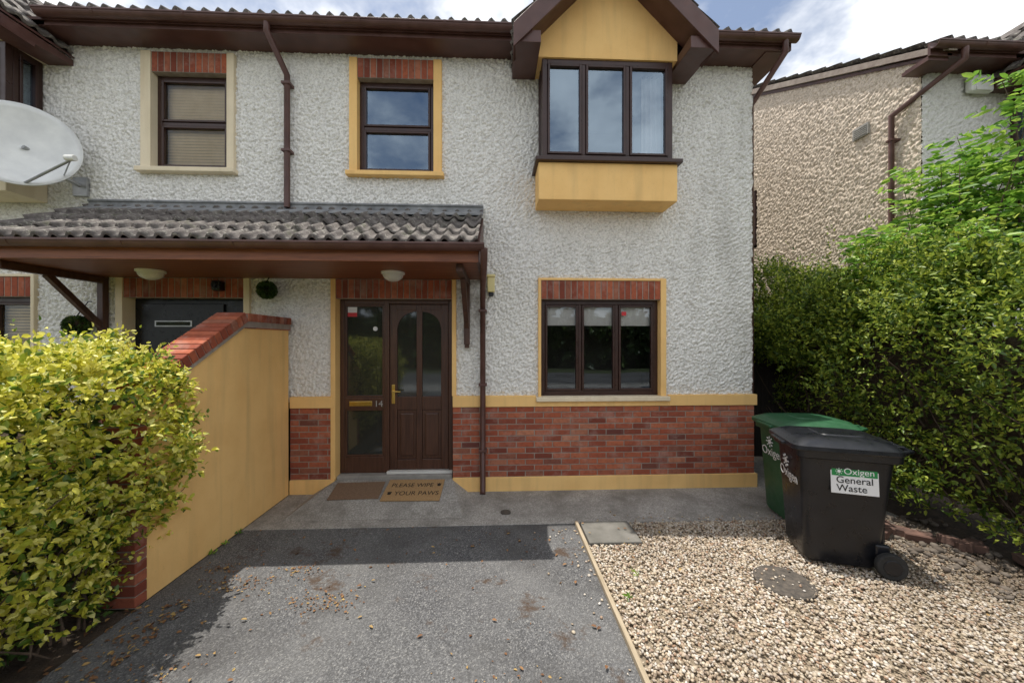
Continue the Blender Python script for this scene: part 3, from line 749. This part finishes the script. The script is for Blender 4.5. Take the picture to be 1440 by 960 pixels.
leaves('inner_foliage',a,b,c,.62,lf_dk,hl)
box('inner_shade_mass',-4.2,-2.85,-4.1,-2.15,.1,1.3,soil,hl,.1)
twigs('twigs',130,(-2.80,-2.55,-3.3,-1.85,.0,.5),hl,.005)
P=np.stack([rng.uniform(-3.9,-2.3,70),rng.uniform(-3.,-1.8,70),rng.uniform(1.60,1.70,70)],1)
a,b,c=clusters(P,np.array([[0,0,1.]])+rng.normal(0,.35,P.shape),12,.26,.042)
leaves('shoots',a,b,c,.55,lf_var,hl)

hr=empty('privet_hedge')
Ps=[];Ds=[]
for (bb,n,fc) in (((4.12,5.3,-3.3,1.7,.15,2.25),4600,['x0','z1','y1']),((3.80,5.3,.1,2.0,1.55,2.60),1900,['x0','y0','z1']),((4.3,5.2,-1.6,.4,2.1,2.70),800,['x0','y0','z1'])):
    P,Nn=boxsurf(n,bb,fc); P=P+Nn*(.30*lump(P*.8))[:,None]-Nn*rng.exponential(.13,len(P))[:,None]
    Ps.append(P); Ds.append(Nn*.7+np.array([0,0,.7])+rng.normal(0,.5,P.shape))
P=np.concatenate(Ps); D=np.concatenate(Ds)
P[:,0]-=np.clip(P[:,2]-1.0,0,1.2)*.16
P[:,0]+=.38*((P[:,1]>-.1)&(P[:,2]<1.45))
ok=(P[:,0]<5.42); P=P[ok];D=D[ok]
a,b,c=clusters(P,D,11,.24,.058)
leaves('foliage',a,b,c,.5,lf_grn,hr)
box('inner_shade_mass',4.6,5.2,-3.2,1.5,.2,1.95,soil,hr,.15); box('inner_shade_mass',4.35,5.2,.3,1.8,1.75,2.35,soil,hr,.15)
twigs('twigs',150,(4.3,4.8,-3.0,1.0,0,1.3),hr,.006,1.0,.7)
P=np.stack([rng.uniform(3.7,5.2,200),rng.uniform(-2.2,1.6,200),rng.uniform(2.0,2.6,200)],1)
a,b,c=clusters(P,np.array([[-.3,-.1,1.]])+rng.normal(0,.5,P.shape),16,.6,.05)
leaves('shoots',a,b,c,.5,lf_grn,hr)
el=empty('elder_bush')
cu=bpy.data.curves.new('stems','CURVE'); cu.dimensions='3D'; cu.bevel_depth=.010; cu.bevel_resolution=2
LP=[];LD=[]
for i in range(58):
    x0=4.3+1.0*random.random()**.75
    p=np.array([x0,random.uniform(-1.25,-.4),1.9]); d=np.array([random.gauss(.0,.11),random.gauss(-.03,.14),1.0])
    h=(.75+1.55*(x0-4.3)**1.25)*random.uniform(.70,1.15); sp=cu.splines.new('POLY'); sp.points.add(9)
    for k in range(10):
        sp.points[k].co=(*p,1); sp.points[k].radius=1.3-k*.11
        if k>1:
            for s in range(3):
                az=random.uniform(0,6.28); rd=np.array([math.cos(az),math.sin(az),random.uniform(-.25,.5)]); rl=random.uniform(.12,.25)
                for m in range(4):
                    t=(m+1)/4; qq=p+rd*rl*t; pr=np.array([-rd[1],rd[0],0])
                    for sg in (1,-1):
                        LP.append(qq); LD.append(pr*sg+rd*.5+np.array([0,0,-.15]))
                LP.append(p+rd*rl); LD.append(rd+np.array([0,0,-.2]))
        p=p+d*h/9; d=d+np.array([random.gauss(-.0,.05),random.gauss(0,.05),0])
cu.materials.append(bark); link(bpy.data.objects.new('stems',cu),el)
LP=np.array(LP);LD=np.array(LD); ok=LP[:,0]<5.46; LP=LP[ok];LD=LD[ok]
leaves('foliage',LP,LD+rng.normal(0,.15,LD.shape),rng.uniform(.07,.125,len(LP)),.46,lf_eld,el)
def topi(x,y,z,r):
    t=empty('topiary_ball',None,(x,y,z))
    P=nrm(rng.normal(size=(900,3)))*r; leaves('foliage',P*.85,P+rng.normal(0,.04,P.shape),np.full(900,.035),.6,lf_dk,t)
    bm=bmesh.new(); bmesh.ops.create_icosphere(bm,subdivisions=2,radius=r*.85); from_bm('core',bm,soil,t)
    pipe('hanger',[(0,0,r),(0,.12,r+.18),(0,.16,r+.18)],.006,black_pl,t)
topi(-2.68,-.16,2.44,.095); topi(-4.80,-.16,2.02,.11)
tl=empty('tree_line')
n=1500; P=np.stack([rng.uniform(-24,26,n),rng.uniform(-23,-20,n),rng.uniform(0,1,n)],1)
hgt=4.3+1.0*np.sin(P[:,0]*.5)+.8*np.sin(P[:,0]*1.3+1); P[:,2]*=hgt
a,b,c=clusters(P,np.array([[0,.4,.6]])+rng.normal(0,.6,P.shape),9,1.0,.62); leaves('foliage',a,b,c,.7,lf_dk,tl)
box('sky_blocker',-26,28,-24,-22,0,3.6,lf_dk,tl,0)  # unseen dark block, added to close sky gaps in the window reflections
for x in range(-24,28,6): pipe('trunk',[(x,-21,0),(x+.3,-21,2),(x-.2,-21.2,4)],.2,bark,tl)
n=240; P=np.stack([rng.uniform(-2.4,3.6,n),-.9-rng.exponential(.9,n),rng.uniform(.004,.014,n)],1)
n2=520; P2=np.stack([-2.30-rng.exponential(.16,n2)+.17,rng.uniform(-3.6,-1.9,n2),rng.uniform(.0,.02,n2)],1)
cl=[(-1.2,-1.93,.14,150),(-1.94,-1.72,.16,160),(-1.6,-1.55,.1,60),(-2.2,-1.5,.1,90),(.1,-2.6,.2,30),(-1.9,-2.5,.2,70)]
P3=np.concatenate([np.stack([rng.normal(x,s,n_),rng.normal(y,s*.45,n_),rng.uniform(0,.008,n_)],1) for x,y,s,n_ in cl])
P=np.concatenate([P,P2]); P=P[P[:,1]>-4.2]; D=rng.normal(size=P.shape); D[:,2]*=.15
P[:,2]+=(P[:,0]>.83)*.02
leaves('leaf_litter',P,D,rng.uniform(.012,.04,len(P)),.6,lf_dead,None,up=3)
P3=P3[P3[:,0]>-2.47]
D=rng.normal(size=P3.shape); D[:,2]*=.2; leaves('moss_debris',P3,D,rng.uniform(.008,.024,len(P3)),.7,lf_dead,None,up=2)
P=np.array([[-2.44,-1.15,0.01],[-2.45,-1.3,.01],[-2.46,-.95,.01],[.95,-2.0,.02],[1.1,-1.75,.02],[3.2,-.92,.0],[3.35,-.7,0]]); P=np.repeat(P,10,0)+rng.normal(0,.012,(70,3))*[1,1,0]
D=rng.normal(0,.6,P.shape)+[0,0,.9]; leaves('weeds',P,D,rng.uniform(.02,.05,len(P)),.4,lf_eld)
it=[]
for k in range(11):
    t=k/10; it.append(((3.55+.85*t+random.uniform(-.08,.08),-1.0-.75*t+random.uniform(-.1,.1),.03+random.uniform(0,.02)),(.1,.05,.035),Matrix.Rotation(random.uniform(0,3),4,'Z')@Matrix.Rotation(random.uniform(-.2,.2),4,'X')))
lb=empty('loose_bricks'); o_=brickset('bricks',it,lb,.008); o_.data.materials.clear(); o_.data.materials.append(nm('old_brick',(.08,.05,.04),(.18,.10,.075),9,.95,50,.8))
stones('rubble',160,3.6,4.5,-2.2,-.9,.015,.045,nm('rubble_stone',(.09,.07,.055),(.19,.16,.13),9,.9),zb=.0)

gt=empty('side_gate')
bm=bmesh.new(); x=3.30
while x<5.45: add_box(bm,x,x+.095,1.0,1.02,.05,1.86+random.uniform(-.01,.01)); x+=.105
add_box(bm,3.3,5.45,1.02,1.06,.3,.38); add_box(bm,3.3,5.45,1.02,1.06,1.5,1.58)
from_bm('boards',bm,wood_black,gt,bevel=.003)

# ================================================================ MATS
coir=nm('coir',(.34,.20,.09),(.50,.32,.15),90,.95,220,.9,.006); dmt=nm('brown_mat',(.16,.10,.062),(.25,.16,.10),60,.95,200,.8,.005)
slp=math.atan2(.153,.70)
def onramp(x,y,rz): return (x,y,.002+(y+.72)*.2186)
m1=empty('door_mat',None,onramp(-1.60,-.25,0),(slp,0,R(2))); box('mat',-.29,.27,-.15,.17,.001,.014,dmt,m1,.005)
m2=empty('door_mat',None,onramp(-.96,-.25,0),(slp,0,R(-1))); box('mat',-.33,.33,-.20,.20,.003,.020,coir,m2,.005)
prt=nm('mat_print',(.02,.015,.012),(.03,.02,.015),50,.95)
text('mat_text','PLEASE WIPE',(-.03,.075,.0215),.105,(0,0,0),prt,m2,.0005,sx=.82); text('mat_text','YOUR PAWS',(.05,-.08,.0215),.105,(0,0,0),prt,m2,.0005,sx=.85)
for x,y in ((.28,.08),(-.26,-.08)):
    cyl('paw',(x,y,.0208),.022,.0015,prt,m2,seg=16)
    for k in (-1,0,1): cyl('paw_toe',(x+k*.018,y+.03-abs(k)*.006,.0208),.008,.0015,prt,m2,seg=10)

# ================================================================ BINS
def rrect(lx,ly,r,z,cx=0,n=5):
    P=[]
    for (sx,sy,a0) in ((1,1,0),(-1,1,90),(-1,-1,180),(1,-1,270)):
        for i in range(n):
            a=R(a0+90*i/(n-1)); P.append((cx+sx*(lx/2-r)+r*math.cos(a),sy*(ly/2-r)+r*math.sin(a),z))
    return P
def loft(name,secs,mat,parent,cap=True):
    bm=bmesh.new(); rings=[[bm.verts.new(p) for p in s] for s in secs]; n=len(rings[0])
    for a,b in zip(rings[:-1],rings[1:]):
        for i in range(n): bm.faces.new([a[i],a[(i+1)%n],b[(i+1)%n],b[i]])
    if cap: bm.faces.new(rings[0][::-1]); bm.faces.new(rings[-1])
    o=from_bm(name,bm,mat,parent,smooth=True)
    try: o.data.set_sharp_from_angle(angle=R(35))
    except Exception: pass
    return o
def bin_(loc,rot,body,lid):
    b=empty('wheelie_bin',None,loc,(0,0,rot))
    loft('body',[rrect(.46,.40,.05,.03,-.02),rrect(.50,.43,.05,.06,-.01),rrect(.56,.475,.055,.45,0),rrect(.625,.53,.06,.88,.01),rrect(.63,.535,.06,.90,.01)],body,b)
    loft('rim',[rrect(.655,.56,.06,.89,.015),rrect(.70,.59,.06,.90,.015),rrect(.705,.60,.06,.965,.015),rrect(.66,.56,.06,.968,.015)],body,b)
    loft('lid',[rrect(.73,.62,.07,.955,.0),rrect(.745,.635,.07,.965,0),rrect(.74,.63,.07,.995,0),rrect(.70,.59,.08,1.012,0),rrect(.60,.50,.10,1.045,.02),rrect(.40,.36,.08,1.06,.03)],lid,b)
    loft('lid_panel',[rrect(.34,.30,.06,1.058,.04),rrect(.32,.28,.06,1.068,.04)],lid,b)
    box('lid_lip',-.40,-.36,-.13,.13,.955,.985,lid,b,.01)
    pipe('rear_handle',[(.36,-.22,.97),(.43,-.22,.985),(.43,.22,.985),(.36,.22,.97)],.017,lid,b)
    for y in (-.14,0,.14): box('hinge',.33,.43,y-.02,y+.02,.96,1.01,lid,b,.008)
    box('rear_channel',.24,.30,-.17,.17,.12,.82,body,b,.02)
    pipe('axle',[(.28,-.27,.1),(.28,.27,.1)],.012,galv,b)
    for y in (-.265,.265):
        cyl('tyre',(.28,y,.10),.10,.05,rubber,b,'Y',bevel=.012); cyl('hub',(.28,y+(-.004 if y<0 else .004),.10),.06,.05,body,b,'Y',bevel=.006)
        box('wheel_strut',.20,.30,y*.80-.02,y*.80+.02,.06,.24,body,b,.015)
    return b
b1=bin_((2.88,-1.52,0),R(-20),black_pl,black_pl)
b2=bin_((3.20,-.87,0),R(-8),green_pl,green_pl)
tlt=math.atan2(.053,.82)
lab=empty('label',b1,(.05,-.262,.74),(-tlt,0,0))
box('sticker',-.155,.155,-.003,.0,-.11,.11,whs,lab,.001)
grs=nm('green_sticker',(.015,.22,.06),(.02,.25,.07),5,.4,60,0)
blk=nm('black_print',(.01,.01,.01),(.015,.015,.015),5,.5,60,0)
box('sticker_header',-.148,.148,-.0045,-.0031,.028,.103,grs,lab,0)
text('brand_text','Oxigen',(.03,-.0055,.063),.068,(R(90),0,0),whs,lab)
text('label_text','General',(0,-.004,-.005),.075,(R(90),0,0),blk,lab,.0018); text('label_text','Waste',(-.02,-.004,-.068),.075,(R(90),0,0),blk,lab,.0018)
def sun_logo(parent,c,rz,s):
    g=empty('logo',parent,c,rz)
    cyl('disc',(0,0,0),.28*s,.002,whs,g,'Y',seg=20)
    for k in range(8):
        a=k*math.pi/4; pipe('ray',[(.42*s*math.cos(a),0,.42*s*math.sin(a)),(.62*s*math.cos(a),0,.62*s*math.sin(a))],.06*s,whs,g)
sun_logo(lab,(-.10,-.006,.063),(0,0,0),.04)
for bb in (b1,b2):
    fl=empty('front_logo',bb,(-.300,0,.72),(0,R(-4.5),0))
    text('brand_text','Oxigen',(-.006,0,-.05),.125,(R(90),0,R(-90)),whs,fl)
    sun_logo(fl,(-.008,.03,.06),(0,0,R(-90)),.09)

# ================================================================ LIGHT / WORLD / CAMERA
Sd=Vector((-.22,.09,1)).normalized()
sun=bpy.data.lights.new('sun','SUN'); sun.energy=5.0; sun.angle=R(.5); sun.color=(1,.95,.87)
so=link(bpy.data.objects.new('sun',sun)); so.rotation_euler=Sd.to_track_quat('Z','Y').to_euler()
w=bpy.data.worlds.new('World'); S.world=w; w.use_nodes=True; nt=w.node_tree
bg=nt.nodes['Background']; bg.inputs[1].default_value=.15
sky=nt.nodes.new('ShaderNodeTexSky'); sky.sky_type='NISHITA'; sky.sun_disc=False
sky.sun_elevation=math.asin(Sd.z); sky.sun_rotation=math.atan2(Sd.x,Sd.y)
tc=nt.nodes.new('ShaderNodeTexCoord'); sp=nt.nodes.new('ShaderNodeSeparateXYZ'); nt.links.new(tc.outputs['Generated'],sp.inputs[0])
zz=math_(nt,'ADD',math_(nt,'MAXIMUM',sp.outputs[2],0.0),.25)
cx=math_(nt,'DIVIDE',sp.outputs[0],zz); cy=math_(nt,'DIVIDE',sp.outputs[1],zz)
cb=nt.nodes.new('ShaderNodeCombineXYZ'); nt.links.new(cx,cb.inputs[0]); nt.links.new(cy,cb.inputs[1])
nz=noise(nt,cb.outputs[0],2.2,6,.6)
nz2=math_(nt,'ADD',nz,math_(nt,'MULTIPLY',sp.outputs[1],-.03))  # bias thickens unseen cloud behind the camera, added to brighten the shaded front
mask=ramp(nt,nz2,[(.36,(.12,)*3),(.56,(.95,)*3)])
cc=ramp(nt,nz2,[(.42,(.60,.62,.65)),(.68,(1,1,1))])
cc=mixc(nt,1.0,cc,(11.2,11.2,11.2),'MULTIPLY')
c=mixc(nt,mask,sky.outputs[0],cc)
nt.links.new(c,bg.inputs[0])
cam=bpy.data.cameras.new('camera'); cam.lens=13.0; cam.sensor_width=36; cam.clip_start=.05; cam.clip_end=800
co=link(bpy.data.objects.new('camera',cam)); co.location=(0,-4.6,1.84); co.rotation_euler=(R(90),0,R(-2.42)); S.camera=co
S.view_settings.view_transform='Standard'; S.view_settings.look='None'; S.view_settings.exposure=0
